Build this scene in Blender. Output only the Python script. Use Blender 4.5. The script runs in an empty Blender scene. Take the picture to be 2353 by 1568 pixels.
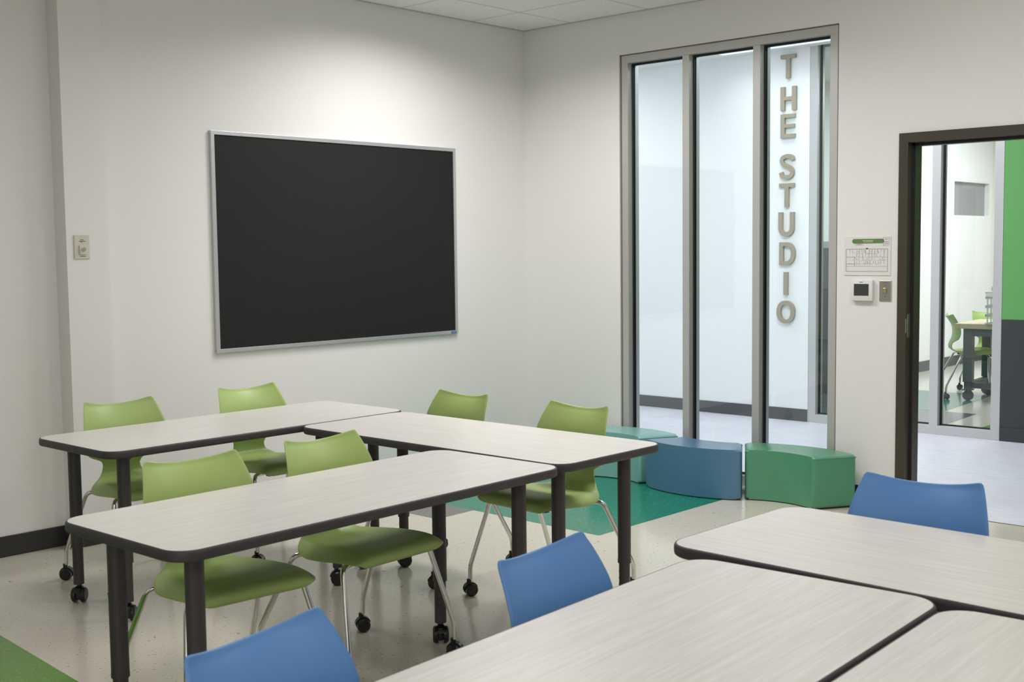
import bpy, bmesh, math, random
from mathutils import Vector, Matrix
C = bpy.context.scene.collection
PI = math.pi
random.seed(4)

# ------------------------------------------------------------------ camera, world, exposure
CAM = (-6.1369, -5.4978, 1.4255); YAW = 0.7427; PITCH = -0.0764; ROLL = -0.0116; FPX = 2761.5
F = Vector((math.cos(YAW)*math.cos(PITCH), math.sin(YAW)*math.cos(PITCH), math.sin(PITCH)))
R0 = Vector((math.sin(YAW), -math.cos(YAW), 0)); U0 = R0.cross(F)
R2 = math.cos(ROLL)*R0 + math.sin(ROLL)*U0; U2 = -math.sin(ROLL)*R0 + math.cos(ROLL)*U0
cd = bpy.data.cameras.new('camera'); cam = bpy.data.objects.new('camera', cd); C.objects.link(cam)
M = Matrix((R2, U2, -F)).transposed().to_4x4(); M.translation = Vector(CAM); cam.matrix_world = M
cd.sensor_width = 36; cd.lens = FPX/2353*36; cd.clip_start = .05; cd.clip_end = 60
cd.dof.use_dof = True; cd.dof.focus_distance = 6.6; cd.dof.aperture_fstop = 9
bpy.context.scene.camera = cam
sc = bpy.context.scene
sc.view_settings.view_transform = 'Standard'; sc.view_settings.look = 'None'
sc.view_settings.gamma = 1; sc.view_settings.use_curve_mapping = False
sc.view_settings.exposure = 0.09
W = bpy.data.worlds.new('world'); sc.world = W; W.use_nodes = True
W.node_tree.nodes['Background'].inputs[0].default_value = (.5, .52, .55, 1)
W.node_tree.nodes['Background'].inputs[1].default_value = .3

# lamps: ceiling panels (x0, y0, x1, y1, strength)   colour
# x0, y0, x1, y1, watts, spread in degrees
ROOM_LAMPS = [(-1.7, -1.75, -1.1, -.65, 34., 158), (-1.9, -4.0, -1.3, -2.8, 21., 180),
              (-4.3, -3.0, -3.7, -1.8, 13., 165), (-4.1, -6.8, -3.5, -5.6, 17., 180),  # unseen, added: first lifts floor and tables, second lights the chair backs
              (-8.3, -6.2, -7.7, -5.0, 44., 180)]  # added at the unseen rear left to light chair backs and wall step
HALL_LAMPS = [(2.1, -1.95, 2.46, .0, 7., 120), (.7, -2.4, 1.3, -.6, 50., 180), (.75, 1.2, 2.0, 2.6, 40., 180), (.75, -6.0, 2.0, -4.6, 17., 180)]  # second and third panels are unseen, added to brighten the hall
FAR_LAMPS = [(4.2, -2.6, 5.4, -1.2, 62., 180), (6.6, -2.0, 7.8, -.8, 78., 180)]
ROOM_COL = (1.0, .970, .954); HALL_COL = (.90, .95, 1.0); FAR_COL = (.95, .97, 1.0)
CEIL = 2.889; HALLCEIL = 3.0

# ------------------------------------------------------------------ materials
def mat(name, col, rough=.5, metal=0., spec=.5, noise=None, bump=0., bscale=200, coat=0.):
    m = bpy.data.materials.new(name); m.use_nodes = True; nt = m.node_tree; b = nt.nodes['Principled BSDF']
    b.inputs['Base Color'].default_value = (*col, 1); b.inputs['Roughness'].default_value = rough
    b.inputs['Metallic'].default_value = metal; b.inputs['Specular IOR Level'].default_value = spec
    if coat: b.inputs['Coat Weight'].default_value = coat; b.inputs['Coat Roughness'].default_value = .3
    tc = nt.nodes.new('ShaderNodeTexCoord')
    if noise:
        amt, scl = noise[:2]; sv = noise[2] if len(noise) > 2 else (1, 1, 1)
        mp = nt.nodes.new('ShaderNodeMapping'); mp.inputs['Scale'].default_value = sv
        nt.links.new(tc.outputs['Object'], mp.inputs[0])
        n = nt.nodes.new('ShaderNodeTexNoise'); n.inputs['Scale'].default_value = scl; n.inputs['Detail'].default_value = 4
        nt.links.new(mp.outputs[0], n.inputs[0])
        r = nt.nodes.new('ShaderNodeValToRGB')
        r.color_ramp.elements[0].position = .3; r.color_ramp.elements[1].position = .7
        r.color_ramp.elements[0].color = (*[c*(1-amt) for c in col], 1)
        r.color_ramp.elements[1].color = (*[min(1, c*(1+amt)) for c in col], 1)
        nt.links.new(n.outputs[0], r.inputs[0]); nt.links.new(r.outputs[0], b.inputs['Base Color'])
    if bump:
        n = nt.nodes.new('ShaderNodeTexNoise'); n.inputs['Scale'].default_value = bscale; n.inputs['Detail'].default_value = 3
        nt.links.new(tc.outputs['Object'], n.inputs[0])
        bp = nt.nodes.new('ShaderNodeBump'); bp.inputs['Strength'].default_value = bump; bp.inputs['Distance'].default_value = .002
        nt.links.new(n.outputs[0], bp.inputs['Height']); nt.links.new(bp.outputs[0], b.inputs['Normal'])
    return m
def srgb(r, g, b):
    f = lambda c: c/255/12.92 if c/255 <= .04045 else ((c/255+.055)/1.055)**2.4
    return (f(r), f(g), f(b))
def emis(name, col, s):
    m = bpy.data.materials.new(name); m.use_nodes = True; nt = m.node_tree; nt.nodes.remove(nt.nodes['Principled BSDF'])
    e = nt.nodes.new('ShaderNodeEmission'); e.inputs[0].default_value = (*col, 1); e.inputs[1].default_value = s
    nt.links.new(e.outputs[0], nt.nodes['Material Output'].inputs[0]); return m
def speck(name, col, dark, light, rough=.16):
    """vinyl composition tile: base colour with dark and light flecks"""
    m = mat(name, col, rough, spec=.5); nt = m.node_tree; b = nt.nodes['Principled BSDF']
    tc = nt.nodes.new('ShaderNodeTexCoord')
    prev = None
    for c, scl, lo, hi, st in ((dark, 60, .66, .70, (1, 2.2, 1)), (light, 45, .62, .70, (1.6, 1, 1)), (dark, 17, .72, .76, (1.5, 1, 1))):
        mp = nt.nodes.new('ShaderNodeMapping'); mp.inputs['Scale'].default_value = st; nt.links.new(tc.outputs['Object'], mp.inputs[0])
        n = nt.nodes.new('ShaderNodeTexNoise'); n.inputs['Scale'].default_value = scl; n.inputs['Detail'].default_value = 2
        nt.links.new(mp.outputs[0], n.inputs[0])
        r = nt.nodes.new('ShaderNodeMapRange'); r.inputs[1].default_value = lo; r.inputs[2].default_value = hi
        nt.links.new(n.outputs[0], r.inputs[0])
        mx = nt.nodes.new('ShaderNodeMix'); mx.data_type = 'RGBA'; nt.links.new(r.outputs[0], mx.inputs['Factor'])
        if prev: nt.links.new(prev, mx.inputs['A'])
        else: mx.inputs['A'].default_value = (*col, 1)
        mx.inputs['B'].default_value = (*c, 1); prev = mx.outputs['Result']
    nt.links.new(prev, b.inputs['Base Color'])
    n = nt.nodes.new('ShaderNodeTexNoise'); n.inputs['Scale'].default_value = 3.5
    nt.links.new(tc.outputs['Object'], n.inputs[0])
    bp = nt.nodes.new('ShaderNodeBump'); bp.inputs['Strength'].default_value = .12; bp.inputs['Distance'].default_value = .01
    nt.links.new(n.outputs[0], bp.inputs['Height']); nt.links.new(bp.outputs[0], b.inputs['Normal'])
    return m
def streak(name, c1, c2, sv, scl, rough, spec=.5):
    """laminate / vinyl plank with fine long grain"""
    m = mat(name, c1, rough, spec=spec); nt = m.node_tree; b = nt.nodes['Principled BSDF']
    tc = nt.nodes.new('ShaderNodeTexCoord'); prev = None
    for k, (s2, lo, hi, amt) in enumerate(((1, .3, .7, 1.), (3.7, .45, .75, .55))):
        mp = nt.nodes.new('ShaderNodeMapping'); mp.inputs['Scale'].default_value = sv; nt.links.new(tc.outputs['Object'], mp.inputs[0])
        n = nt.nodes.new('ShaderNodeTexNoise'); n.inputs['Scale'].default_value = scl*s2; n.inputs['Detail'].default_value = 5; n.inputs['Roughness'].default_value = .6
        nt.links.new(mp.outputs[0], n.inputs[0])
        r = nt.nodes.new('ShaderNodeMapRange'); r.inputs[1].default_value = lo; r.inputs[2].default_value = hi; r.inputs[4].default_value = amt
        nt.links.new(n.outputs[0], r.inputs[0])
        mx = nt.nodes.new('ShaderNodeMix'); mx.data_type = 'RGBA'; nt.links.new(r.outputs[0], mx.inputs['Factor'])
        if prev: nt.links.new(prev, mx.inputs['A'])
        else: mx.inputs['A'].default_value = (*c1, 1)
        mx.inputs['B'].default_value = (*c2, 1); prev = mx.outputs['Result']
    nt.links.new(prev, b.inputs['Base Color']); return m
def tilemat():
    """acoustic ceiling tiles in a 610 mm grid of white tee bars"""
    m = mat('ceiling_tile', srgb(240, 240, 238), .9, spec=.2); nt = m.node_tree; b = nt.nodes['Principled BSDF']
    tc = nt.nodes.new('ShaderNodeTexCoord'); sp = nt.nodes.new('ShaderNodeSeparateXYZ'); nt.links.new(tc.outputs['Object'], sp.inputs[0])
    outs = []
    for ax, off in (('X', .505), ('Y', .42)):
        a = nt.nodes.new('ShaderNodeMath'); a.operation = 'ADD'; a.inputs[1].default_value = off + 61.6
        nt.links.new(sp.outputs[ax], a.inputs[0])
        pp = nt.nodes.new('ShaderNodeMath'); pp.operation = 'PINGPONG'; pp.inputs[1].default_value = .308
        nt.links.new(a.outputs[0], pp.inputs[0]); outs.append(pp.outputs[0])
    mn = nt.nodes.new('ShaderNodeMath'); mn.operation = 'MINIMUM'; nt.links.new(outs[0], mn.inputs[0]); nt.links.new(outs[1], mn.inputs[1])
    ln = nt.nodes.new('ShaderNodeMath'); ln.operation = 'LESS_THAN'; ln.inputs[1].default_value = .012; nt.links.new(mn.outputs[0], ln.inputs[0])
    no = nt.nodes.new('ShaderNodeTexNoise'); no.inputs['Scale'].default_value = 130; no.inputs['Detail'].default_value = 4; nt.links.new(tc.outputs['Object'], no.inputs[0])
    rr = nt.nodes.new('ShaderNodeValToRGB'); rr.color_ramp.elements[0].position = .35; rr.color_ramp.elements[1].position = .6
    rr.color_ramp.elements[0].color = (*srgb(238, 238, 236), 1); rr.color_ramp.elements[1].color = (*srgb(250, 250, 249), 1)
    nt.links.new(no.outputs[0], rr.inputs[0])
    mx = nt.nodes.new('ShaderNodeMix'); mx.data_type = 'RGBA'; nt.links.new(ln.outputs[0], mx.inputs['Factor'])
    nt.links.new(rr.outputs[0], mx.inputs['A']); mx.inputs['B'].default_value = (*srgb(226, 225, 222), 1)
    nt.links.new(mx.outputs['Result'], b.inputs['Base Color'])
    bp = nt.nodes.new('ShaderNodeBump'); bp.inputs['Strength'].default_value = .4; bp.inputs['Distance'].default_value = .004
    nt.links.new(mn.outputs[0], bp.inputs['Height']); 
    return m
def glassmat():
    m = bpy.data.materials.new('window_glass'); m.use_nodes = True; nt = m.node_tree; nt.nodes.remove(nt.nodes['Principled BSDF'])
    t = nt.nodes.new('ShaderNodeBsdfTransparent'); t.inputs[0].default_value = (.93, .96, .955, 1)
    g = nt.nodes.new('ShaderNodeBsdfGlossy'); g.inputs['Roughness'].default_value = .01
    fr = nt.nodes.new('ShaderNodeFresnel'); fr.inputs[0].default_value = 1.5
    mx = nt.nodes.new('ShaderNodeMixShader'); nt.links.new(fr.outputs[0], mx.inputs[0]); nt.links.new(t.outputs[0], mx.inputs[1]); nt.links.new(g.outputs[0], mx.inputs[2])
    nt.links.new(mx.outputs[0], nt.nodes['Material Output'].inputs[0]); return m

WALL = mat('painted_wall', srgb(237, 236, 234), .65, spec=.3, bump=.12, bscale=420)
HWALL = mat('hall_paint', srgb(240, 241, 241), .6, spec=.3)
CREAM = mat('cream_paint', srgb(226, 222, 210), .7, spec=.3)
GREENW = mat('green_paint', srgb(102, 164, 94), .55, spec=.3)
DARKP = mat('dark_wainscot', srgb(62, 63, 66), .55, spec=.3)
TILE = tilemat()
CEILW = mat('ceiling_white', srgb(232, 233, 233), .9)
VCT = speck('beige_floor_tile', srgb(212, 207, 194), srgb(120, 112, 100), srgb(215, 211, 200))
TEAL = speck('teal_floor_tile', srgb(24, 128, 104), srgb(18, 96, 80), srgb(60, 158, 130))
GREY = speck('grey_floor_tile', srgb(116, 114, 114), srgb(90, 90, 92), srgb(140, 138, 136))
GREENF = speck('green_floor_tile', srgb(88, 142, 38), srgb(66, 112, 28), srgb(118, 166, 60))
DKF = speck('charcoal_floor_tile', srgb(84, 82, 84), srgb(64, 64, 66), srgb(104, 102, 100))
PLANK = streak('pale_vinyl_plank', srgb(226, 224, 231), srgb(200, 198, 208), (14, 1.2, 1), 5, .42)
BASE = mat('rubber_base', srgb(52, 50, 48), .35, spec=.5)
HBASE = mat('hall_rubber_base', srgb(78, 80, 82), .4, spec=.5)
ALU = mat('anodised_aluminium', srgb(198, 197, 196), .4, .35)
BALU = mat('board_aluminium', srgb(205, 207, 210), .35, .6)
GASK = mat('black_gasket', srgb(28, 29, 32), .6)
GLASS = glassmat()
BRONZE = mat('dark_bronze_paint', srgb(66, 61, 50), .4, spec=.5)
BRONZE2 = mat('door_seal', srgb(30, 30, 31), .6)
STEEL = mat('brushed_steel', srgb(190, 186, 176), .28, .9, noise=(.08, 40, (1, 30, 1)))
CHROME = mat('chrome', (.72, .71, .69), .12, 1.)
BLACKP = mat('black_plastic', srgb(26, 25, 26), .32, spec=.5)
LEGM = mat('charcoal_powder_coat', srgb(64, 60, 62), .45, spec=.5, bump=.05, bscale=600)
EDGE = mat('charcoal_edge_band', srgb(66, 62, 64), .5, spec=.45)
LAM = streak('ash_laminate', srgb(240, 237, 233), srgb(222, 218, 213), (1.1, 26, 1), 3.2, .33)
GPL = mat('green_plastic', srgb(168, 192, 114), .42, spec=.45, bump=.04, bscale=900)
BPL = mat('blue_plastic', srgb(98, 150, 214), .42, spec=.45, bump=.04, bscale=900)
MINT = mat('mint_vinyl', srgb(134, 190, 184), .34, spec=.6, noise=(.03, 8), bump=.15, bscale=500, coat=.5)
BLUEV = mat('blue_vinyl', srgb(76, 124, 158), .34, spec=.6, noise=(.03, 8), bump=.15, bscale=500, coat=.5)
GRNV = mat('green_vinyl', srgb(78, 152, 116), .34, spec=.6, noise=(.03, 8), bump=.15, bscale=500, coat=.5)
BOARD = mat('black_board', srgb(34, 34, 34), .62, spec=.25, noise=(.05, 90))
LETT = mat('taupe_letter', srgb(160, 150, 132), .55)
PAPER = mat('white_sheet', srgb(232, 231, 228), .45)
INK = mat('dark_ink', srgb(64, 66, 66), .7)
PILL = mat('olive_green_print', srgb(104, 132, 84), .6)
WHITEP = mat('white_plastic', srgb(232, 231, 228), .4)
IVORY = mat('ivory_plastic', srgb(214, 210, 198), .4)
SCREEN = mat('dark_screen', srgb(66, 68, 68), .18)
BADGE = mat('blue_badge', srgb(66, 84, 160), .4)
WOOD = mat('butcher_block', srgb(214, 196, 164), .4, noise=(.08, 6, (1, 12, 1)))
GSTEEL = mat('grey_steel', srgb(104, 108, 114), .45)
GCAB = mat('grey_cabinet', srgb(120, 128, 132), .5)
GCAB2 = mat('dark_grey_cabinet', srgb(84, 92, 96), .5)
GWHEEL = mat('grey_wheel', srgb(92, 94, 96), .5)

# ------------------------------------------------------------------ mesh helpers
def box(bm, x0, y0, z0, x1, y1, z1, bev=0., mi=0):
    vs = [bm.verts.new((x, y, z)) for z in (z0, z1) for x, y in ((x0, y0), (x1, y0), (x1, y1), (x0, y1))]
    fs = [bm.faces.new([vs[i] for i in f]) for f in ((0, 3, 2, 1), (4, 5, 6, 7), (0, 1, 5, 4), (1, 2, 6, 5), (2, 3, 7, 6), (3, 0, 4, 7))]
    for f in fs: f.material_index = mi
    if bev:
        es = list({e for f in fs for e in f.edges})
        r = bmesh.ops.bevel(bm, geom=es, offset=bev, segments=2, affect='EDGES', profile=.5)
        for f in r['faces']: f.material_index = mi
def tube(bm, pts, r, seg=12, cap=True, mi=0):
    pts = [Vector(p) for p in pts]; rs = r if isinstance(r, (list, tuple)) else [r]*len(pts)
    rings = []; prev = None
    for i, p in enumerate(pts):
        if i == 0: d = pts[1]-p
        elif i == len(pts)-1: d = p-pts[i-1]
        else: d = (pts[i+1]-p).normalized()+(p-pts[i-1]).normalized()
        d.normalize()
        if prev is None:
            a = Vector((0, 0, 1)) if abs(d.z) < .9 else Vector((1, 0, 0)); u = d.cross(a).normalized()
        else:
            u = (prev-d*prev.dot(d)).normalized()
        prev = u; v = d.cross(u)
        rings.append([bm.verts.new(p+rs[i]*(math.cos(2*PI*k/seg)*u+math.sin(2*PI*k/seg)*v)) for k in range(seg)])
    for a, b in zip(rings, rings[1:]):
        for k in range(seg):
            f = bm.faces.new((a[k], a[(k+1) % seg], b[(k+1) % seg], b[k])); f.smooth = True; f.material_index = mi
    if cap:
        for rg in (rings[0][::-1], rings[-1]):
            f = bm.faces.new(rg); f.material_index = mi
def fillet(pts, r, n=6):
    """round the inner corners of a polyline"""
    pts = [Vector(p) for p in pts]; out = [pts[0]]
    for i in range(1, len(pts)-1):
        a, b, c = pts[i-1], pts[i], pts[i+1]; rr = r[i-1] if isinstance(r, (list, tuple)) else r
        d1 = (a-b); d2 = (c-b); k = min(rr, d1.length*.48, d2.length*.48)
        p, q = b+d1.normalized()*k, b+d2.normalized()*k
        for j in range(n+1):
            t = j/n; out.append((1-t)**2*p+2*t*(1-t)*b+t*t*q)
    out.append(pts[-1]); return out
def obj(name, bm, mats, parent=None, smooth=None):
    bmesh.ops.recalc_face_normals(bm, faces=bm.faces)
    me = bpy.data.meshes.new(name); bm.to_mesh(me); bm.free()
    for m in (mats if isinstance(mats, (list, tuple)) else [mats]): me.materials.append(m)
    if smooth is not None:
        for pl in me.polygons: pl.use_smooth = True
        try: me.set_sharp_from_angle(angle=math.radians(smooth))
        except Exception: pass
    o = bpy.data.objects.new(name, me); C.objects.link(o)
    if parent is not None: o.parent = parent
    return o
def BM(): return bmesh.new()
def empty(name, loc=(0, 0, 0), rz=0, parent=None):
    o = bpy.data.objects.new(name, None); C.objects.link(o); o.location = loc; o.rotation_euler = (0, 0, rz); o.empty_display_size = .05
    if parent is not None: o.parent = parent
    return o
def tag(o, label, cat, group=None):
    o['label'] = label; o['category'] = cat
    if group: o['group'] = group
    return o
def struct(o): o['kind'] = 'structure'; return o
def copy_tree(o, parent=None):
    c = o.copy(); C.objects.link(c)
    if parent is not None: c.parent = parent
    for ch in list(o.children):
        copy_tree(ch, c)
    return c
def prism(bm, pts, z0, z1, bev=0., seg=3, mi=0):
    """vertical extrusion of a plan outline"""
    b = [bm.verts.new((x, y, z0)) for x, y in pts]; t = [bm.verts.new((x, y, z1)) for x, y in pts]
    fb = bm.faces.new(b[::-1]); ft = bm.faces.new(t); n = len(pts); fs = [fb, ft]
    for i in range(n): fs.append(bm.faces.new((b[i], b[(i+1) % n], t[(i+1) % n], t[i])))
    for f in fs: f.material_index = mi
    if bev:
        es = list(ft.edges)+list(fb.edges)
        bmesh.ops.bevel(bm, geom=es, offset=bev, segments=seg, affect='EDGES', profile=.5)
def rrect(hx, hy, r, n=8):
    out = []
    for cx, cy, a0 in ((hx-r, hy-r, 0), (-hx+r, hy-r, 90), (-hx+r, -hy+r, 180), (hx-r, -hy+r, 270)):
        for k in range(n+1):
            a = math.radians(a0+90*k/n); out.append((cx+r*math.cos(a), cy+r*math.sin(a)))
    return out

# ------------------------------------------------------------------ setting
def wall_with_holes(name, x0, x1, ya, yb, zb, holes, m, top=None):
    """wall slab across x0..x1 spanning ya..yb, openings as (ylo, yhi, zlo, zhi)"""
    bm = BM(); ys = sorted({ya, yb, *[h[0] for h in holes], *[h[1] for h in holes]})
    for a, b in zip(ys, ys[1:]):
        hs = [h for h in holes if h[0] <= a and h[1] >= b]
        if not hs: box(bm, x0, a, 0, x1, b, zb)
        else:
            if hs[0][2] > 0: box(bm, x0, a, 0, x1, b, hs[0][2])
            if hs[0][3] < zb: box(bm, x0, a, hs[0][3], x1, b, zb)
    return struct(obj(name, bm, m))

WY0, WY1, WZ = -.808, -2.3154, 2.6364
DY0, DY1, DZ = -2.672, -3.69, 2.012
wall_with_holes('wall_right', 0, .15, -7.2, .15, CEIL, [(WY1, WY0, 0, WZ), (DY1+.02, DY0-.02, 0, DZ-.02)], WALL)
bm = BM(); box(bm, -3.115, 0, 0, 0, .15, CEIL); box(bm, -3.335, -.05, 0, -3.115, .15, CEIL); box(bm, -9, .06, 0, -3.335, .15, CEIL)
struct(obj('wall_back', bm, WALL))
bm = BM(); box(bm, -9.15, -7.2, 0, -9, .15, CEIL); struct(obj('wall_left', bm, WALL))
bm = BM(); box(bm, -9, -7.2, 0, 0, -7.05, CEIL); struct(obj('wall_front', bm, WALL))
bm = BM(); box(bm, -9, -7.05, CEIL, 0, .15, CEIL+.08); struct(obj('ceiling', bm, TILE))
# wall angle that carries the ceiling grid along both walls
bm = BM(); box(bm, -9, -.018, CEIL-.004, 0, .06, CEIL, 0); box(bm, -.018, -7, CEIL-.004, 0, -.018, CEIL); struct(obj('trim_1', bm, mat('tee_white', srgb(196, 194, 190), .5)))
# floor of the classroom with inlaid colour fields
bm = BM(); box(bm, -9, -7.05, -.1, 0.005, .15, 0)
def flat(bm, pts, z, mi):
    f = bm.faces.new([bm.verts.new((x, y, z)) for x, y in pts]); f.material_index = mi
flat(bm, [(-1.5, -.94), (-1.52, -1.83), (-.1, -1.84), (-.1, -.02), (-1.5, -.02)], .0006, 1)
flat(bm, [(-1.78, -.02), (-1.78, -.945), (-1.5, -.94), (-1.5, -.02)], .0006, 2)
flat(bm, [(-4.19, -.3), (-4.19, -1.079), (-4.24, -1.776), (-4.3, -2.6), (-6.2, -2.6), (-6.2, -.3)], .0006, 3)
struct(obj('floor', bm, [VCT, TEAL, GREY, GREENF]))
# hall and far room
bm = BM(); box(bm, .005, -7.2, -.1, 2.6, 3.2, -.0005)
box(bm, 2.6, -7.2, -.1, 9, 3.2, -.0005, mi=1)
for pts, mi in (([(2.75, -.2), (5.1, .19), (5.2, -.67), (5.113, -1.238), (3.88, -1.319), (3.84, -1.086), (2.75, -1.0)], 2),
                ([(2.75, -1.0), (3.841, -1.086), (3.858, -1.601), (2.75, -1.66)], 3),
                ([(2.75, -1.93), (3.315, -1.917), (3.315, -2.8), (2.75, -2.8)], 4)):
    flat(bm, pts, .0006, mi)
struct(obj('floor_hall', bm, [PLANK, VCT, TEAL, DKF, GREENF]))
bm = BM(); box(bm, 0.15, -7.2, HALLCEIL, 2.6, 3.2, HALLCEIL+.1); struct(obj('ceiling_hall', bm, CEILW))
bm = BM(); box(bm, 2.72, -7.2, 3.0, 9, 3.2, 3.1); struct(obj('ceiling_far_room', bm, CEILW))
bm = BM(); box(bm, 0.15, 3.2, 0, 9, 3.3, 3.1); struct(obj('wall_hall_end', bm, HWALL))
bm = BM(); box(bm, 0, .15, 0, .15, 3.2, 3.1); box(bm, 0, -7.2, CEIL+.0, .15, .15, 3.1); struct(obj('wall_hall_near', bm, HWALL))
bm = BM(); box(bm, 0.15, -7.3, 0, 9, -7.2, 3.1); struct(obj('wall_hall_front', bm, HWALL))
FX = 2.6
bm = BM(); box(bm, FX, -.72, 0, FX+.12, 3.2, 3.1)
struct(obj('wall_hall_far', bm, HWALL))
bm = BM(); box(bm, FX, -7.2, .88, FX+.12, -2.26, 3.1, mi=0); box(bm, FX-.004, -7.2, 0, FX+.12, -2.26, .88, mi=1)
box(bm, FX-.012, -7.2, 0, FX-.004, -2.262, .10, mi=1)
struct(obj('wall_green', bm, [GREENW, DARKP]))
# far room walls: white wall with a small window
bm = BM()
for a, b, lo, hi in ((2.72, 7.68, 0, 3.0), (8.77, 9, 0, 3.0)): box(bm, a, .2, lo, b, .35, hi)
box(bm, 7.68, .2, 0, 8.77, .35, 1.76); box(bm, 7.68, .2, 2.172, 8.77, .35, 3.0)
struct(obj('wall_far_back', bm, HWALL))
bm = BM(); box(bm, 8.85, -7.2, 0, 8.95, .2, 3.0); struct(obj('wall_far_right', bm, CREAM))
# baseboards
bm = BM(); box(bm, -9, .052, 0, -3.335, .06, .1, .003); box(bm, -3.343, -.05, 0, -3.335, .06, .1); box(bm, -3.343, -.058, 0, -3.11, -.05, .1, .003)
box(bm, -3.107, -.008, 0, 0, 0, .1, .003); struct(obj('baseboard_back', bm, BASE))
bm = BM(); box(bm, -.008, -.8, 0, 0, 0, .1, .003); box(bm, -.008, DY0+.002, 0, 0, WY1-.005, .1, .003); box(bm, -.008, -7.05, 0, 0, DY1, .1, .003)
struct(obj('baseboard_right', bm, BASE))
bm = BM(); box(bm, FX-.008, -.718, 0, FX, 3.2, .1, .003); box(bm, 2.72, .192, 0, 8.8, .2, .115, .003); box(bm, 8.84, -7, 0, 8.85, .19, .115, .003)
struct(obj('baseboard_hall', bm, HBASE))

# storefront window in the classroom wall
def storefront(name, X, fac, depth, ya, yb, zt, mulls, fw, glassx, zsill):
    """ya > yb; frame bars, glass panes, gaskets; facade toward -x"""
    root = struct(empty(name, (X, (ya+yb)/2, 0)))
    oy = -(ya+yb)/2
    bm = BM(); x0, x1 = 0, depth
    # continuous sill and head, posts between
    box(bm, x0, yb+oy, 0, x1, ya+oy, zsill, .0015); box(bm, x0, yb+oy, zt-fw, x1, ya+oy, zt, .0015)
    posts = [(ya-fw, ya)]+[(m-fw/2, m+fw/2) for m in mulls]+[(yb, yb+fw)]
    for a, b in posts: box(bm, x0, a+oy, zsill, x1, b+oy, zt-fw, .0015)
    obj('window_frame', bm, ALU, root)
    ops = [(posts[i+1][1], posts[i][0]) for i in range(len(posts)-1)]
    for a, b in ops:                                    # a<b in y
        bm = BM(); g = .012
        for xx in (glassx-.012, glassx+.006):
            box(bm, xx, a+oy, zsill, xx+.007, a+oy+.009, zt-fw); box(bm, xx, b+oy-.009, zsill, xx+.007, b+oy, zt-fw)
            box(bm, xx, a+oy+.009, zsill, xx+.007, b+oy-.009, zsill+.009); box(bm, xx, a+oy+.009, zt-fw-.011, xx+.007, b+oy-.009, zt-fw)
        obj('gasket', bm, GASK, root)
        bm = BM(); box(bm, glassx-.004, a+oy+.001, zsill+.001, glassx+.005, b+oy-.001, zt-fw-.001); obj('window_pane', bm, GLASS, root)
    return root
storefront('window_1', .012, 0, .115, WY0-.01, WY1+.01, WZ-.006, [-1.303, -1.7935], .048, .055, .06)
# dark sealant line round the frame
bm = BM()
box(bm, .010, WY0-.01, 0, .03, WY0-.0005, WZ); box(bm, .010, WY1+.0005, 0, .03, WY1+.01, WZ); box(bm, .010, WY1, WZ-.006, .03, WY0, WZ-.0003)
struct(obj('trim_2', bm, mat('sealant', srgb(120, 112, 98), .7)))
storefront('window_2', FX+.0, 0, .115, -.722, -2.258, 3.097, [-1.763], .066, .055, .066)

# small window of the far room
w = struct(empty('window_3', (8.225, .2, 1.76)))
bm = BM(); box(bm, -.545, .06, 0, .545, .08, .412); obj('window_pane', bm, mat('grey_window', srgb(150, 152, 154), .25), w)
bm = BM(); box(bm, -.545, .0, 0, -.53, .06, .41); box(bm, .53, .0, 0, .545, .06, .41); box(bm, -.53, .0, .395, .53, .06, .411)
obj('window_frame', bm, HWALL, w)

# door frame, open doorway
d = struct(empty('door_1', (0, (DY0+DY1)/2, 0)))
oy = -(DY0+DY1)/2
bm = BM(); fx0, fx1 = -.012, .162; fw = .051
def jamb(a, b):     # a<b span of face
    box(bm, fx0, a+oy, 0, fx1, b+oy, DZ, .002)
jamb(DY0-fw, DY0); jamb(DY1, DY1+fw); box(bm, fx0, DY1+fw+oy, DZ-fw, fx1, DY0-fw+oy, DZ, .002)
box(bm, .05, DY0-fw-.016+oy, 0, .10, DY0-fw+oy, DZ-fw); box(bm, .05, DY1+fw+oy, 0, .10, DY1+fw+.016+oy, DZ-fw)
box(bm, .05, DY1+fw+oy, DZ-fw-.016, .10, DY0-fw+oy, DZ-fw)
obj('door_frame', bm, BRONZE, d)
bm = BM(); box(bm, .044, DY0-fw-.013+oy, 0, .0505, DY0-fw+oy, DZ-fw); box(bm, .044, DY1+fw+oy, DZ-fw-.013, .0505, DY0-fw+oy, DZ-fw); obj('door_seal', bm, BRONZE2, d)
bm = BM(); box(bm, .006, DY0-fw-.0025+oy, .93, .036, DY0-fw+.001+oy, 1.055, .0008); box(bm, -.0135, DY0-fw-.0015+oy, .955, .006, DY0-fw+.0015+oy, 1.03, .0005)
obj('strike_plate', bm, STEEL, d)
bm = BM(); box(bm, -.008, DY1+fw, -.0002, .004, DY0-fw, .0012); struct(obj('trim_3', bm, mat('floor_joint', srgb(96, 94, 94), .6)))

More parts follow.
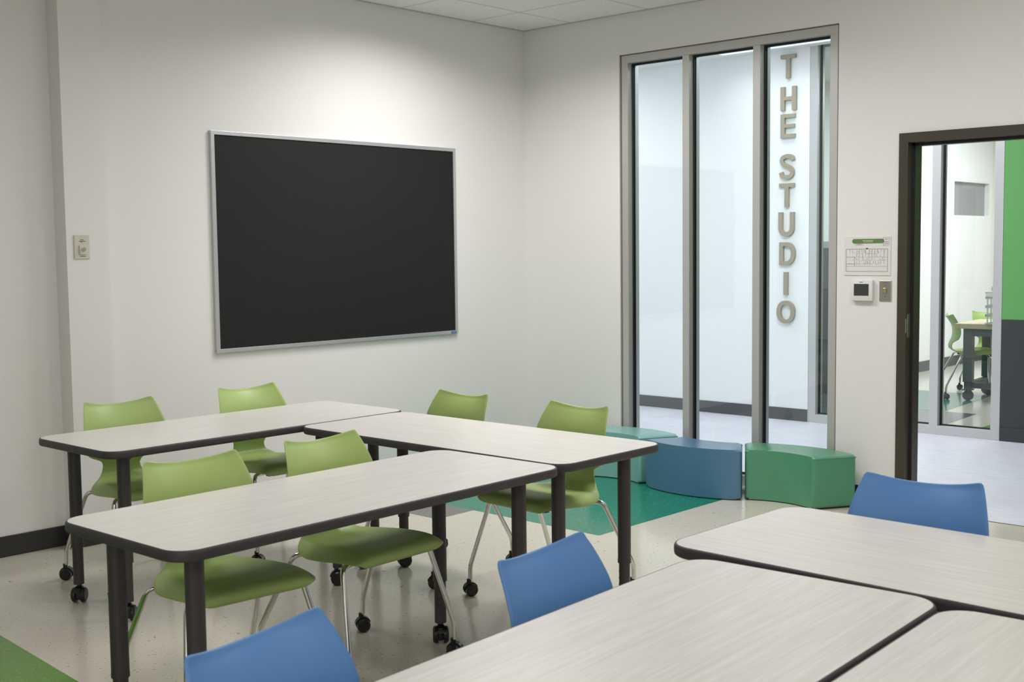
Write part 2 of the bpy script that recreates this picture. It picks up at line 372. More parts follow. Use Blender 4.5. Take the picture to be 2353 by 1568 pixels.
# lamps
def lamps(L, z, col, nm):
    for i, (x0, y0, x1, y1, s, spr) in enumerate(L):
        o = empty('ceiling_light', ((x0+x1)/2, (y0+y1)/2, z))
        tag(o, f'{nm[i]}', 'light')
        hx, hy = (x1-x0)/2, (y1-y0)/2
        bm = BM()
        e = .004 if z > 2.95 else .02
        for a in ((-hx, -hy, hx, -hy+e), (-hx, hy-e, hx, hy), (-hx, -hy+e, -hx+e, hy-e), (hx-e, -hy+e, hx, hy-e)):
            box(bm, a[0], a[1], -.006, a[2], a[3], 0)
        obj('frame', bm, CEILW, o)
        bm = BM(); flat(bm, [(-hx+e, -hy+e), (hx-e, -hy+e), (hx-e, hy-e), (-hx+e, hy-e)], -.004, 0)
        f = obj('diffuser', bm, emis('lamp_glow', col, 1.2 if x1 == 2.46 else .2), o)
        ld = bpy.data.lights.new('lamp_light', 'AREA'); ld.shape = 'RECTANGLE'; ld.size = x1-x0-.05; ld.size_y = y1-y0-.05
        ld.energy = s; ld.color = col; ld.spread = math.radians(spr)
        lo = bpy.data.objects.new('lamp_light', ld); C.objects.link(lo); lo.parent = o; lo.location = (0, 0, -.012)
lamps(ROOM_LAMPS, CEIL, ROOM_COL, ['ceiling panel lamp near the room corner above the middle table', 'ceiling panel lamp above the doorway side of the classroom', 'added unseen fill panel lamp above the left end of the board-side table', 'added unseen fill panel lamp above the foreground tables', 'added unseen fill panel lamp behind the viewer on the left'])
lamps(HALL_LAMPS, HALLCEIL, HALL_COL, ['bright white ceiling panel in the hallway behind the tall window', 'added unseen fill panel lamp in the middle of the hallway, nearer the classroom', 'added unseen fill panel lamp at the left end of the hallway', 'ceiling panel lamp of the hallway beyond the doorway'])
lamps(FAR_LAMPS, 3.0, FAR_COL, ['ceiling panel lamp above the far room table', 'ceiling panel lamp by the far room window'])

# ------------------------------------------------------------------ board on the wall
b = tag(empty('wall_board', (-1.588, -.001, .8872)), 'large blank black board in a silver frame on the back wall', 'board')
bw, bh, ft = .9074, 1.1814, .022
bm = BM()
box(bm, -bw, -.02, 0, bw, 0, ft, .002); box(bm, -bw, -.02, bh-ft, bw, 0, bh, .002)
box(bm, -bw, -.02, ft, -bw+ft, 0, bh-ft, .002); box(bm, bw-ft, -.02, ft, bw, 0, bh-ft, .002)
obj('frame', bm, BALU, b)
bm = BM(); box(bm, -bw+ft, -.013, ft, bw-ft, 0, bh-ft); obj('panel', bm, BOARD, b)
bm = BM(); box(bm, .845, -.0215, .004, .888, -.02, .018, mi=0); box(bm, .851, -.0218, .010, .882, -.0214, .0125, mi=1)
lb = obj('badge', bm, [BADGE, WHITEP], b); lb['label'] = 'tiny blue badge'

# ------------------------------------------------------------------ wall fittings
o = tag(empty('evacuation_plan', (0, -2.495, 1.26)), 'white evacuation plan sheet with green banner and floor plan beside the door', 'sign')
bm = BM(); box(bm, -.004, -.135, 0, -.0005, .135, .213, .001); obj('sheet', bm, PAPER, o)
# banner
bm = BM(); pts = []
for cy, a0 in ((.0+.055+.02, -90), (-.055-.03, 90)):
    for k in range(9):
        a = math.radians(a0+180*k/8); pts.append((cy+.0125*math.cos(a), .186+.0125*math.sin(a)))
vs = [bm.verts.new((-.0046, y, z)) for y, z in pts]; bm.faces.new(vs); obj('banner', bm, PILL, o)
bm = BM(); rs = random.Random(3)
def ln(y0, z0, y1, z1, w=.0009): 
    if y0 == y1: box(bm, -.0047, y0-w/2, min(z0, z1), -.004, y0+w/2, max(z0, z1))
    else: box(bm, -.0047, min(y0, y1), z0-w/2, -.004, max(y0, y1), z0+w/2)
L_, R_, T_, B_ = .122, -.118, .143, .022
for z in (T_, B_): ln(L_, z, R_, z, .0014)
for y in (L_, R_): ln(y, T_, y, B_, .0014)
ln(L_, .1, .072, .1, .0014); ln(.072, .1, .072, .05, .0012); ln(L_, .063, .072, .063, .0014); ln(L_, .05, R_, .05, .0006)
for z in (.118, .100, .082, .063):
    y = .06
    while y > R_+.02:
        w_ = rs.uniform(.008, .022)
        if rs.random() < .8: ln(y, z, y-w_*.85, z, .0007)
        if rs.random() < .85: ln(y, z, y, z+rs.choice((.018, .012, .02)), .0007)
        y -= w_
for y in (.1, .085, .045, .03, .012, -.015, -.03, -.046, -.06, -.08, -.1): ln(y, T_, y, T_-.02, .0007)
for k in range(26):
    y, z = rs.uniform(-.11, .11), rs.uniform(.055, .135); box(bm, -.0047, y-.0014, z-.001, -.004, y+.0014, z+.001)
box(bm, -.0047, -.005, .143, -.004, .006, .149)
obj('plan_drawing', bm, INK, o)
bm = BM()
for a, b_, c_, d_ in ((-.092, .204, -.126, .204), (-.092, .162, -.126, .162), (-.092, .177, -.126, .177)): ln(a, b_, c_, d_, .0007)
for y in (-.092, -.126): ln(y, .162, y, .204, .0007)
for y0, y1, z in ((.075, .02, .173), (.075, .02, .165), (.06, .035, .169), (-.1, -.118, .196), (-.097, -.121, .170), (-.097, -.121, .183)): ln(y0, z, y1, z, .0006 if abs(y0-y1) > .04 else .0016)
obj('key_box', bm, INK, o)
bm = BM()
for y0, y1, z in ((.027, -.036, .190), (.022, -.033, .182)): ln(y0, z, y1, z, .0022)
for v in bm.verts: v.co.x -= .0003
obj('caption', bm, PAPER, o)

o = tag(empty('thermostat', (0, -2.476, 1.122)), 'white thermostat with dark screen on the wall under the evacuation plan', 'thermostat')
bm = BM(); box(bm, -.026, -.062, 0, -.0005, .062, .113, .004); box(bm, -.0266, -.007, .1005, -.026, .011, .1035, mi=1); obj('body', bm, [WHITEP, INK], o, 40)
bm = BM(); box(bm, -.0268, -.041, .028, -.0255, .045, .092); obj('screen', bm, SCREEN, o)
o = tag(empty('light_switch', (0, -2.602, 1.121)), 'stainless steel key switch plate between thermostat and door frame', 'switch')
bm = BM(); box(bm, -.006, -.034, 0, -.0005, .034, .113, .003); obj('plate', bm, STEEL, o)
bm = BM(); box(bm, -.016, -.008, .047, -.006, .008, .072, .002); obj('key_lever', bm, mat('brass', srgb(190, 176, 130), .3, .7), o)
bm = BM()
tube(bm, [(-.0075, 0, .026), (-.0055, 0, .026)], .0035, 10); obj('screw', bm, GSTEEL, o)
bm = BM(); tube(bm, [(-.0075, 0, .086), (-.0055, 0, .086)], .0035, 10); obj('screw', bm, GSTEEL, o)
bm = BM(); box(bm, -.0066, -.016, .099, -.006, .016, .102); obj('engraving', bm, GSTEEL, o)
o = tag(empty('phone_jack', (-3.259, -.05, 1.401)), 'ivory wall plate with round jack on the left pilaster', 'wall plate')
bm = BM(); box(bm, -.04, -.006, 0, .04, -.0005, .116, .003); obj('plate', bm, IVORY, o)
bm = BM(); box(bm, -.016, -.013, .022, .018, -.006, .066, .002); obj('insert', bm, IVORY, o)
bm = BM(); tube(bm, [(.004, -.022, .047), (.004, -.013, .047)], .0095, 16); tube(bm, [(.004, -.024, .047), (.004, -.022, .047)], .005, 12); obj('jack', bm, CHROME, o, 40)
bm = BM(); box(bm, -.014, -.0067, .084, .018, -.006, .087); box(bm, -.004, -.0067, .078, .0, -.006, .081); box(bm, -.008, -.0067, .091, .008, -.006, .0935); box(bm, -.012, -.0067, .012, .018, -.006, .0145); obj('marking', bm, INK, o)

# ------------------------------------------------------------------ letters THE STUDIO on the hall wall
LET = [('T', 2.760, 2.962, -.4695, -.602), ('H', 2.505, 2.708, -.4695, -.609), ('E', 2.286, 2.490, -.4715, -.600),
       ('S', 1.958, 2.166, -.461, -.599), ('T', 1.730, 1.936, -.461, -.597), ('U', 1.494, 1.704, -.456, -.597),
       ('D', 1.262, 1.461, -.465, -.608), ('I', 1.020, 1.219, -.499, -.549), ('O', .787, .986, -.444, -.607)]
order = ['top letter T, first of the word THE', 'letter H below the top T', 'letter E ending the word THE', 'letter S beginning the word STUDIO', 'letter T between the S and the U', 'letter U above the D', 'letter D between the U and the I', 'narrow letter I between the D and the O', 'bottom letter O of the column']
def stroke_poly(bm, outer, inner, d):
    """closed band between two outlines, extruded"""
    n = len(outer); rings = []
    for x in (0, -d):
        rings.append([bm.verts.new((x, y, z)) for y, z in outer]); rings.append([bm.verts.new((x, y, z)) for y, z in inner])
    for i in range(n):
        j = (i+1) % n
        bm.faces.new((rings[2][i], rings[2][j], rings[3][j], rings[3][i])); bm.faces.new((rings[0][i], rings[1][i], rings[1][j], rings[0][j]))
        bm.faces.new((rings[0][i], rings[0][j], rings[2][j], rings[2][i])); bm.faces.new((rings[1][i], rings[3][i], rings[3][j], rings[1][j]))
def stroke_line(bm, pts, w, d):
    """constant width stroke along a polyline, open ends"""
    P = [Vector((0, y, z)) for y, z in pts]; A = []; B = []
    for i, p in enumerate(P):
        t = (P[min(i+1, len(P)-1)]-P[max(i-1, 0)]).normalized(); n = Vector((0, -t.z, t.y)); A.append(p+n*w/2); B.append(p-n*w/2)
    q = [[bm.verts.new((x, v.y, v.z)) for v in L] for x in (0, -d) for L in (A, B)]
    for i in range(len(P)-1):
        bm.faces.new((q[0][i], q[1][i], q[1][i+1], q[0][i+1])); bm.faces.new((q[2][i], q[2][i+1], q[3][i+1], q[3][i]))
        bm.faces.new((q[0][i], q[0][i+1], q[2][i+1], q[2][i])); bm.faces.new((q[1][i], q[3][i], q[3][i+1], q[1][i+1]))
    for i in (0, -1): bm.faces.new([q[k][i] for k in ((0, 2, 3, 1) if i == 0 else (0, 1, 3, 2))])
for (ch, z0, z1, yl, yr), lab in zip(LET, order):
    z0 += .008; z1 -= .006
    # local: u 0..w from left (yl) to right (yr), i.e. y = -u ; v 0..h
    w_, h = abs(yr-yl), z1-z0; s = .036; dp = .024; bm = BM()
    def bar(u0, v0, u1, v1): box(bm, -dp, -u1, v0, 0, -u0, v1)
    if ch == 'T': bar(0, h-s*.85, w_, h); bar(w_/2-s/2, 0, w_/2+s/2, h-s*.85)
    if ch == 'H': bar(0, 0, s, h); bar(w_-s, 0, w_, h); bar(s, h/2-s*.4, w_-s, h/2+s*.42)
    if ch == 'E': bar(0, 0, s, h); bar(s, 0, w_, s*.85); bar(s, h-s*.85, w_, h); bar(s, h/2-s*.4, w_*.96, h/2+s*.4)
    if ch == 'I': bar(w_/2-s/2, 0, w_/2+s/2, h)
    if ch == 'O':
        st = .036; n = 48
        f = lambda a, b, e: [(-(w_/2+a*math.copysign(abs(math.cos(2*PI*k/n))**e, math.cos(2*PI*k/n))), h/2+b*math.copysign(abs(math.sin(2*PI*k/n))**e, math.sin(2*PI*k/n))) for k in range(n)]
        stroke_poly(bm, f(w_/2, h/2, .9), f(w_/2-st, h/2-st*.85, .9), dp)
    if ch == 'D':
        n = 24; out = []; inn = []
        for k in range(n+1):
            a = -PI/2+PI*k/n
            out.append((-(w_*.48+w_*.52*math.cos(a)**.9 if math.cos(a) > 1e-6 else w_*.48), h/2+h/2*math.sin(a)))
            inn.append((-(w_*.45+(w_*.55-s)*math.cos(a)**.9 if math.cos(a) > 1e-6 else w_*.45), h/2+(h/2-s*.85)*math.sin(a)))
        out += [(0, h), (0, 0)]; inn += [(-s, h-s*.85), (-s, s*.85)]
        stroke_poly(bm, out, inn, dp)
    if ch == 'U':
        n = 20; r = w_/2-s/2
        pts = [(-s/2, h)]+[(-(w_/2-r*math.cos(PI*k/n)), (r+s*.45)-r*math.sin(PI*k/n)) for k in range(n+1)]+[(-(w_-s/2), h)]
        stroke_line(bm, pts, s, dp)
    if ch == 'S':
        cp = [(.93, .76), (.83, .90), (.5, .935), (.2, .87), (.13, .73), (.25, .60), (.5, .52), (.78, .42), (.88, .27), (.78, .12), (.5, .065), (.18, .11), (.07, .27)]
        cp = [(-(u*(w_-.012)+.006), v*h) for u, v in cp]; sm = []
        for i in range(len(cp)-1):
            p0, p1, p2, p3 = cp[max(i-1, 0)], cp[i], cp[i+1], cp[min(i+2, len(cp)-1)]
            for k in range(5):
                t = k/5; sm.append(tuple(.5*(2*p1[j]+(p2[j]-p0[j])*t+(2*p0[j]-5*p1[j]+4*p2[j]-p3[j])*t*t+(3*p1[j]-p0[j]-3*p2[j]+p3[j])*t**3) for j in (0, 1)))
        sm.append(cp[-1]); stroke_line(bm, sm, s*.92, dp)
    o = obj('wall_letter', bm, LETT); o.location = (FX-.0005, yl, z0)
    tag(o, 'taupe three-dimensional ' + lab + ', on the hall wall', 'letter', 'letters THE STUDIO on the hall wall')

# ------------------------------------------------------------------ casters
def twin_caster(parent, loc, rz, r=.031, h=.078, stem=.012):
    """double wheel black caster; its top at height h above the floor (loc z = 0)"""
    bm = BM(); n = 20
    for s in (-1, 1):
        tube(bm, [(s*.010, 0, r), (s*.013, 0, r), (s*.024, 0, r), (s*.029, 0, r)], [r*.97, r, r*.97, r*.78], n)
    # hood over the wheels
    pts = []
    for k in range(9): a = math.radians(20+150*k/8); pts.append((.0, -(r+.004)*math.cos(a), r+(r+.005)*math.sin(a)))
    for i in range(8):
        p, q = pts[i], pts[i+1]
        vs = [bm.verts.new((sx*.012, yy, zz)) for (yy, zz) in ((p[1], p[2]), (q[1], q[2])) for sx in (-1, 1)]
        v2 = [bm.verts.new((sx*.012, yy*.82, r+(zz-r)*.82)) for (yy, zz) in ((p[1], p[2]), (q[1], q[2])) for sx in (-1, 1)]
        bm.faces.new((vs[0], vs[1], vs[3], vs[2])); bm.faces.new((v2[0], v2[2], v2[3], v2[1])); bm.faces.new((vs[0], vs[2], v2[2], v2[0])); bm.faces.new((vs[1], v2[1], v2[3], vs[3]))
    box(bm, -.0098, -r*.8, r*.42, .0098, r*.8, r*2-.002, .004)
    tube(bm, [(0, .006, r*1.7), (0, .006, h)], stem*.8, 12)
    o = obj('caster', bm, BLACKP, parent, 40); o.location = loc; o.rotation_euler = (0, 0, rz); return o

# ------------------------------------------------------------------ tables
TL, TW, TH = 1.524, .61, .686
def make_table():
    root = empty('classroom_table')
    # top: laminate surface plus thick edge band
    bm = BM(); prism(bm, rrect(TL/2-.007, TW/2-.007, .068), TH-.004, TH); obj('laminate_surface', bm, LAM, root)
    out = rrect(TL/2, TW/2, .055); inn = rrect(TL/2-.007, TW/2-.007, .048)
    prof = [(-.007, TH), (-.0035, TH-.0006), (-.0012, TH-.0035), (0, TH-.009), (0, TH-.022), (-.0015, TH-.027), (-.006, TH-.030), (-.03, TH-.030)]
    bm = BM(); rings = []
    for dx, z in prof:
        rings.append([bm.verts.new((x, y, z)) for x, y in rrect(TL/2+dx, TW/2+dx, max(.075+dx, .01))])
    n = len(rings[0])
    for a, b_ in zip(rings, rings[1:]):
        for k in range(n): bm.faces.new((a[k], a[(k+1) % n], b_[(k+1) % n], b_[k]))
    bm.faces.new(rings[-1]); obj('edge_band', bm, EDGE, root, 60)
    for sx in (-1, 1):
        for sy in (-1, 1):
            x, y = sx*(TL/2-.12), sy*.1925; bm = BM()
            tube(bm, [(x, y, .235), (x, y, TH-.036)], .0255, 20); tube(bm, [(x, y, .23), (x, y, .245)], .0262, 20)
            tube(bm, [(x, y, .076), (x, y, .235)], .0215, 18)
            box(bm, x-.06, y-.06, TH-.037, x+.06, y+.06, TH-.0305, .001)
            # gusset of the mounting plate toward the middle
            for gx, gy in ((-sx*.055, 0), (0, -sy*.05)):
                vs = [bm.verts.new((x, y, TH-.037)), bm.verts.new((x+gx, y+gy, TH-.037)), bm.verts.new((x, y, TH-.08))]
                nx, ny = (0, .003) if gx else (.003, 0)
                v2 = [bm.verts.new((v.co.x+nx, v.co.y+ny, v.co.z)) for v in vs]
                bm.faces.new(vs); bm.faces.new(v2[::-1])
                for i in range(3): bm.faces.new((vs[i], v2[i], v2[(i+1) % 3], vs[(i+1) % 3]))
            l = obj('leg', bm, LEGM, root, 40)
            bm = BM()
            for z in (.105, .13, .155, .18, .205):
                pass
            for z in (.12, .145, .17, .195): tube(bm, [(x-.0152, y-.0152, z), (x-.0158, y-.0158, z)], .003, 8)
            for z in (.12, .145, .17, .195): tube(bm, [(x-.0208, y-.004, z), (x-.0222, y-.004, z)], .003, 8)
            obj('height_pin', bm, BLACKP, l)
            twin_caster(l, (x, y, 0), random.choice((.3, .8, 1.3, 2.0, 2.6)))
    return root
t0 = make_table()
TABS = [((-3.143, -1.094), .003, 'white laminate table nearest the black board, parallel to its wall'),
        ((-2.731, -2.141), -1.5708, 'white laminate table running toward the window, joining the two green-chair tables'),
        ((-3.804, -2.607), .016, 'white laminate table in front with two green chairs tucked under its far side'),
        ((-3.420, -4.537), -1.594, 'white laminate table with the blue chair by the doorway behind it'),
        ((-4.501, -4.238), .050, 'large foreground white laminate table with two blue chairs along its far edge'),
        ((-4.505, -4.856), .050, 'white laminate table cut off at the bottom right corner, beyond the dark gap')]
for i, ((x, y), a, lab) in enumerate(TABS):
    o = t0 if i == 0 else copy_tree(t0)
    o.location = (x, y, 0 if i < 3 else -.0); o.rotation_euler = (0, 0, a)
    o.scale = ((.988, .968, .995, 1, 1, 1)[i], 1, 1)
    tag(o, lab, 'table', 'white laminate classroom tables')

# ------------------------------------------------------------------ chairs
# rows: y, z, half width, side forward, side lift, skirt
ROWS = [(-.222, .400, .140, 0, 0, .000), (-.232, .411, .172, 0, 0, .004), (-.232, .426, .190, 0, 0, .010), (-.220, .438, .201, 0, -.002, .018),
        (-.190, .446, .208, 0, .002, .028), (-.13, .445, .212, 0, .008, .037), (-.05, .438, .211, 0, .013, .042), (.015, .431, .204, 0, .016, .042),
        (.060, .429, .190, 0, .014, .036), (.095, .430, .173, .0, .010, .027), (.122, .434, .150, .0, .004, .015), (.145, .442, .118, .0, .002, .004),
        (.165, .454, .098, .003, 0, 0), (.172, .472, .088, .005, 0, 0), (.173, .492, .086, .007, 0, 0), (.168, .510, .092, .009, 0, 0),
        (.160, .527, .114, .013, -.004, 0), (.152, .543, .148, .020, -.006, 0), (.146, .560, .173, .027, -.006, 0), (.141, .585, .187, .031, 0, 0),
        (.141, .625, .192, .033, 0, 0), (.149, .665, .189, .033, 0, 0), (.166, .700, .181, .034, .004, 0), (.187, .730, .171, .035, .012, 0),
        (.200, .745, .164, .035, .018, 0), (.2045, .752, .160, .035, .021, 0), (.207, .7555, .154, .034, .023, 0)]
SPLIT = 14
def shell_grid(r0, r1, nt=28, sub=3):
    def cr(p0, p1, p2, p3, t): return tuple(.5*(2*b+(c-a)*t+(2*a-5*b+4*c-d_)*t*t+(3*b-a-3*c+d_)*t**3) for a, b, c, d_ in zip(p0, p1, p2, p3))
    rows = []
    for i in range(r0, r1):
        for k in range(sub):
            rows.append(cr(ROWS[max(i-1, 0)], ROWS[i], ROWS[i+1], ROWS[min(i+2, len(ROWS)-1)], k/sub))
    rows.append(ROWS[r1])
    G = []
    for (y, z, hw, cy, cz, sk) in rows:
        L = []
        for j in range(nt+1):
            t = -1+2*j/nt; t = math.sin(t*PI/2)*.35+t*.65
            s = max(0, (abs(t)-.72)/.28)
            L.append(Vector((hw*t, y-cy*t*t, z+cz*t*t-sk*s*s)))
        G.append(L)
    return G
def shell(r0, r1, name, m, parent, th=.0065, open_lo=False, open_hi=False):
    G = shell_grid(r0, r1); nr, nc = len(G), len(G[0])
    def nrm(i, j):
        a = G[min(i+1, nr-1)][j]-G[max(i-1, 0)][j]; b_ = G[i][min(j+1, nc-1)]-G[i][max(j-1, 0)]
        return b_.cross(a).normalized()
    N = [[nrm(i, j) for j in range(nc)] for i in range(nr)]
    bm = BM()
    top = [[bm.verts.new(G[i][j]+N[i][j]*th/2) for j in range(nc)] for i in range(nr)]
    bot = [[bm.verts.new(G[i][j]-N[i][j]*th/2) for j in range(nc)] for i in range(nr)]
    for i in range(nr-1):
        for j in range(nc-1):
            bm.faces.new((top[i][j], top[i][j+1], top[i+1][j+1], top[i+1][j])); bm.faces.new((bot[i][j], bot[i+1][j], bot[i+1][j+1], bot[i][j+1]))
    loop = [(0, j) for j in range(nc)]+[(i, nc-1) for i in range(1, nr)]+[(nr-1, j) for j in range(nc-2, -1, -1)]+[(i, 0) for i in range(nr-2, 0, -1)]
    mid = []
    for (i, j) in loop:
        ii = 1 if i == 0 else (nr-2 if i == nr-1 else i); jj = 1 if j == 0 else (nc-2 if j == nc-1 else j)
        if (i == 0 and open_lo) or (i == nr-1 and open_hi): o_ = Vector((0, 0, 0))
        else: o_ = (G[i][j]-G[ii][jj]).normalized()
        mid.append(bm.verts.new(G[i][j]+o_*th*.55))
    n = len(loop)
    for k in range(n):
        (i, j), (i2, j2) = loop[k], loop[(k+1) % n]
        bm.faces.new((top[i][j], mid[k], mid[(k+1) % n], top[i2][j2])); bm.faces.new((bot[i][j], bot[i2][j2], mid[(k+1) % n], mid[k]))
    return obj(name, bm, m, parent, 75)
def make_chair(m, name='classroom_chair'):
    root = empty(name)
    shell(0, SPLIT, 'seat', m, root, open_hi=True); shell(SPLIT, len(ROWS)-1, 'backrest', m, root, open_lo=True)
    bm = BM()                                       # plate and cross tubes under the seat
    tube(bm, fillet([(-.14, -.152, .404), (.14, -.152, .404)], .01), .0095, 12)
    tube(bm, fillet([(-.16, .085, .402), (0, .035, .402), (.16, .085, .402)], .05), .0095, 12)
    box(bm, -.045, -.158, .406, .045, .06, .426, .003)
    obj('seat_frame', bm, CHROME, root, 40)
    for s in (-1, 1):                               # rubber stacking blocks
        for yb in (-.152, .068):
            bm = BM(); box(bm, s*.11-.012, yb-.013, .386, s*.11+.012, yb+.013, .413, .002); obj('stacking_block', bm, BLACKP, root)
    for sx in (-1, 1):
        for fr in (0, 1):
            if fr: P = [(sx*.14, -.152, .404), (sx*.196, -.155, .400), (sx*.243, -.232, .125), (sx*.243, -.234, .066)]
            else: P = [(sx*.15, .082, .402), (sx*.197, .098, .398), (sx*.238, .235, .125), (sx*.238, .238, .066)]
            bm = BM(); tube(bm, fillet(P, [.04, .02], 7), .0098, 14); l = obj('leg', bm, CHROME, root, 60)
            twin_caster(l, (P[3][0], P[3][1], 0), random.choice((.2, .9, 1.5, 2.2, 2.9)), r=.026, h=.07)
    return root
cg = make_chair(GPL); cb = make_chair(BPL)
CH = [('g', -3.420, -.788, -.06, 'green plastic chair behind the board-side table, left one near the wall plate'),
      ('g', -2.722, -.773, -.01, 'green plastic chair behind the board-side table, right one below the black board'),
      ('g', -2.446, -1.640, -1.61, 'green plastic chair beyond the middle table, closest to the room corner'),
      ('g', -2.448, -2.320, -1.62, 'green plastic chair beyond the middle table, next to the mint bench'),
      ('g', -4.048, -2.338, -.09, 'green plastic chair tucked under the front table, left of the pair'),
      ('g', -3.497, -2.330, .03, 'green plastic chair tucked under the front table, right of the pair'),
      ('b', -4.176, -3.968, .11, 'blue plastic chair in the middle, behind the large foreground table'),
      ('b', -4.924, -3.979, .175, 'blue plastic chair at the bottom edge, left of the large foreground table'),
      ('b', -3.109, -4.125, -1.45, 'blue plastic chair in front of the doorway')]
seen = set()
for k, x, y, rz, lab in CH:
    src = cg if k == 'g' else cb
    o = src if k not in seen else copy_tree(src); seen.add(k)
    o.location = (x, y, 0); o.rotation_euler = (0, 0, rz)
    tag(o, lab, 'chair', ('green' if k == 'g' else 'blue')+' classroom chairs')

# casters swivel freely: give each its own heading
rc = random.Random(11)
for o in list(C.objects):
    if o.name.startswith('caster') and o.parent and o.parent.parent:
        tname = o.parent.parent.name; rz = o.parent.parent.rotation_euler.z
        w_ = .75+rc.uniform(-.55, .55)
        if tname in ('classroom_table', 'classroom_table.002'): w_ = -.8+rc.uniform(-.25, .25)
        o.rotation_euler = (0, 0, w_-rz)
# ------------------------------------------------------------------ curved ottoman benches
def ottoman(name, cx, cy, m, sgn, label, h=.286, r0=.40, r1=.66, half=29.6):
    """arc segment about (cx, cy); sgn=+1 opens toward -x"""
    n = 22; pts = []
    for k in range(n+1): a = math.radians(-half+2*half*k/n); pts.append((sgn*r1*math.cos(a), r1*math.sin(a)))
    for k in range(n+1): a = math.radians(half-2*half*k/n); pts.append((sgn*r0*math.cos(a), r0*math.sin(a)))
    mx = sum(p[0] for p in pts)/len(pts)
    pts = [(p[0]-mx, p[1]) for p in pts]
    if sgn < 0: pts = pts[::-1]
    bm = BM(); b_ = [bm.verts.new((x, y, .006)) for x, y in pts]; t = [bm.verts.new((x, y, h)) for x, y in pts]
    fb = bm.faces.new(b_[::-1]); ft_ = bm.faces.new(t); N = len(pts); side = []
    for i in range(N): side.append(bm.faces.new((b_[i], b_[(i+1) % N], t[(i+1) % N], t[i])))
    es = set(ft_.edges) | set(fb.edges)
    for i in (0, n, n+1, N-1): es |= {e for e in t[i].link_edges if e.other_vert(t[i]) is b_[i]}
    bmesh.ops.bevel(bm, geom=list(es), offset=.016, segments=4, affect='EDGES', profile=.5, clamp_overlap=True)
    root = empty(name, (cx+mx, cy, 0)); tag(root, label, 'ottoman', 'curved ottoman benches by the window')
    obj('cushion', bm, m, root, 50)
    # piping seam just under the top edge and the stitched seam at the floor
    bm = BM()
    def ring(off, z, rad):
        q = []
        for k in range(n+1): a = math.radians(-half+2*half*k/n); q.append((sgn*(r1+off)*math.cos(a)-mx, (r1+off)*math.sin(a), z))
        for k in range(n+1): a = math.radians(half-2*half*k/n); q.append((sgn*(r0-off)*math.cos(a)-mx, (r0-off)*math.sin(a), z))
        tube(bm, q+[q[0]], rad, 6, False)
    ring(-.003, h-.010, .0022)
    obj('seam', bm, m, root, 60)
    bm = BM(); q2 = [(x*.96, y*.97) for x, y in pts]; prism(bm, q2, 0, .008); obj('base', bm, BLACKP, root)
    return root
ottoman('curved_ottoman', -.69, -1.01, MINT, 1, 'pale mint curved ottoman, partly behind the table corner')
ottoman('curved_ottoman', .204, -1.60, BLUEV, -1, 'steel blue curved ottoman between the mint and green ones', half=30.3)
ottoman('curved_ottoman', -.675, -2.152, GRNV, 1, 'green curved ottoman at the right end, under the THE STUDIO window', half=32)

# ------------------------------------------------------------------ far room furniture
ft0 = tag(empty('work_table', (4.60, -1.10, 0), math.radians(5)), 'butcher block work table on grey steel legs in the far room', 'table')
bm = BM(); box(bm, 0, -1.4, .660, .75, 0, .706, .003); obj('tabletop', bm, WOOD, ft0)
bm = BM(); box(bm, .12, -.11, .59, .63, -.06, .66); box(bm, .12, -1.34, .59, .63, -1.29, .66); box(bm, .06, -1.3, .59, .12, -.1, .66); box(bm, .63, -1.3, .59, .69, -.1, .66)
box(bm, .07, -1.3, .115, .13, -.1, .165); box(bm, .13, -.12, .115, .63, -.07, .165); obj('rail', bm, GSTEEL, ft0)
for lx, ly in ((.05, -.14), (.62, -.14), (.05, -1.34), (.62, -1.34)):
    bm = BM(); box(bm, lx, ly, .17, lx+.08, ly+.08, .67, .003); box(bm, lx+.01, ly+.01, .105, lx+.07, ly+.07, .17); l = obj('leg', bm, GSTEEL, ft0)
    bm = BM(); tube(bm, [(lx+.025, ly+.04, .047), (lx+.055, ly+.04, .047)], .047, 20); box(bm, lx-.02, ly, .094, lx+.09, ly+.08, .105); obj('caster', bm, GWHEEL, l, 40)
# chairs of the far room
for x, y, rz, lab in ((4.98, -1.08, math.radians(32), 'green plastic chair at the left end of the far room work table'),
                      (5.49, -1.15, math.radians(-35), 'green plastic chair behind the far room work table, half hidden by the white baskets')):
    o = copy_tree(cg); o.location = (x, y, 0); o.rotation_euler = (0, 0, rz); tag(o, lab, 'chair', 'green classroom chairs')
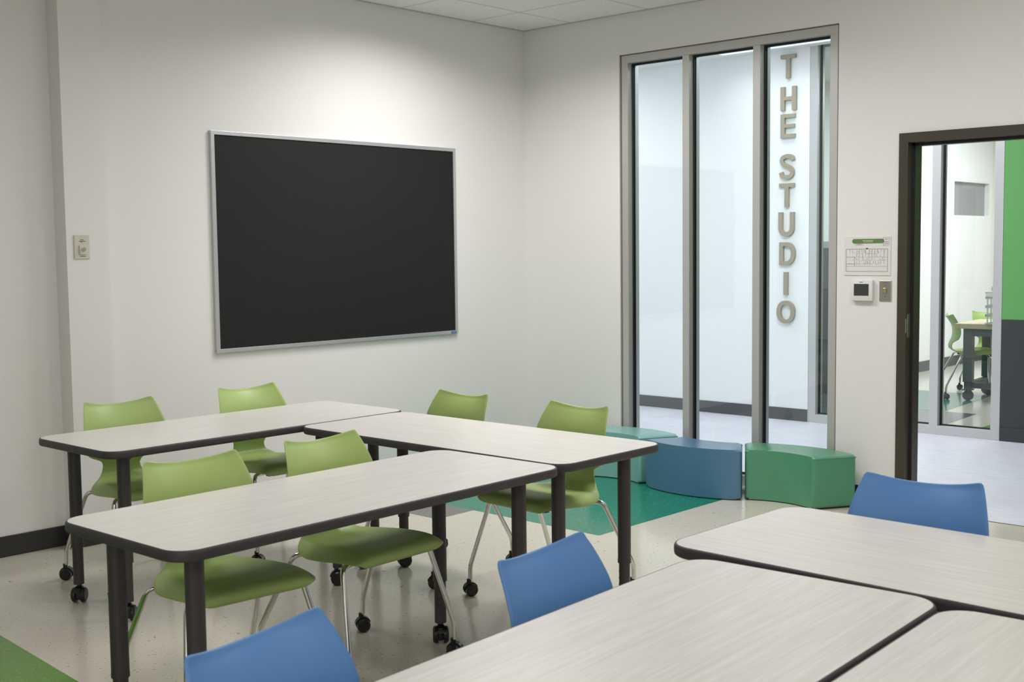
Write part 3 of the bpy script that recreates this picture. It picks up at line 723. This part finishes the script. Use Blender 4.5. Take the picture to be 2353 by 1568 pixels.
# white baskets stacked on the table
BX, BY = 4.74, -1.475
for k in range(4):
    z = [.7125, .792, .872, .952][k]; hh = [.078, .078, .078, .05][k]
    o = empty('storage_basket', (BX, BY, z-.006), math.radians(5))
    bm = BM()
    W2, D2 = .15, .11
    for zz in (0, hh-.012): box(bm, -W2, -D2, zz, W2, -D2+.006, zz+.012); box(bm, -W2, D2-.006, zz, W2, D2, zz+.012); box(bm, -W2, -D2, zz, -W2+.006, D2, zz+.012); box(bm, W2-.006, -D2, zz, W2, D2, zz+.012)
    box(bm, -W2, -D2, 0, W2, D2, .004)
    if k < 3:
        for i in range(-5, 6):
            x_ = i*.028
            box(bm, x_-.006, -D2, .01, x_+.006, -D2+.005, hh-.01)
        for i in range(-3, 4): box(bm, -W2, i*.03-.006, .01, -W2+.005, i*.03+.006, hh-.01)
    else:
        for zz in (.014, .026): box(bm, -W2, -D2, zz, W2, -D2+.005, zz+.007); box(bm, -W2, -D2, zz, -W2+.005, D2, zz+.007)
    obj('basket_body', bm, WHITEP, o)
    tag(o, ['white lattice basket on the work table, bottom of the stack', 'white lattice basket, second from the bottom of the stack', 'white lattice basket just under the slotted tray', 'shallow white slotted tray topping the basket stack'][k], 'basket', 'white baskets stacked in the far room')
o = empty('tape_dispenser', (BX-.03, BY+.02, .997), math.radians(5))
bm = BM(); box(bm, -.09, -.05, 0, .09, .05, .05, .012); tube(bm, [(-.05, -.03, .085), (-.05, .03, .085)], .045, 18); obj('body', bm, WHITEP, o, 40)
bm = BM(); tube(bm, [(-.05, -.035, .085), (-.05, .035, .085)], .02, 14); obj('hub', bm, GCAB, o)
tag(o, 'small white round dispenser on top of the basket stack', 'dispenser')
# grey cabinet seen through the right-hand pane
o = tag(empty('storage_cabinet', (3.75, -.42, 0)), 'grey storage cabinet behind the far glass, seen beside the THE STUDIO letters', 'cabinet')
bm = BM(); box(bm, -.25, -.25, .0, .25, .25, 1.40, .004); obj('body', bm, GCAB, o)
bm = BM(); box(bm, -.26, -.26, 1.40, .26, .26, 1.46, .006); obj('top', bm, WHITEP, o)
bm = BM(); box(bm, -.256, -.24, .12, -.25, .24, 1.05); obj('door', bm, GCAB2, o)
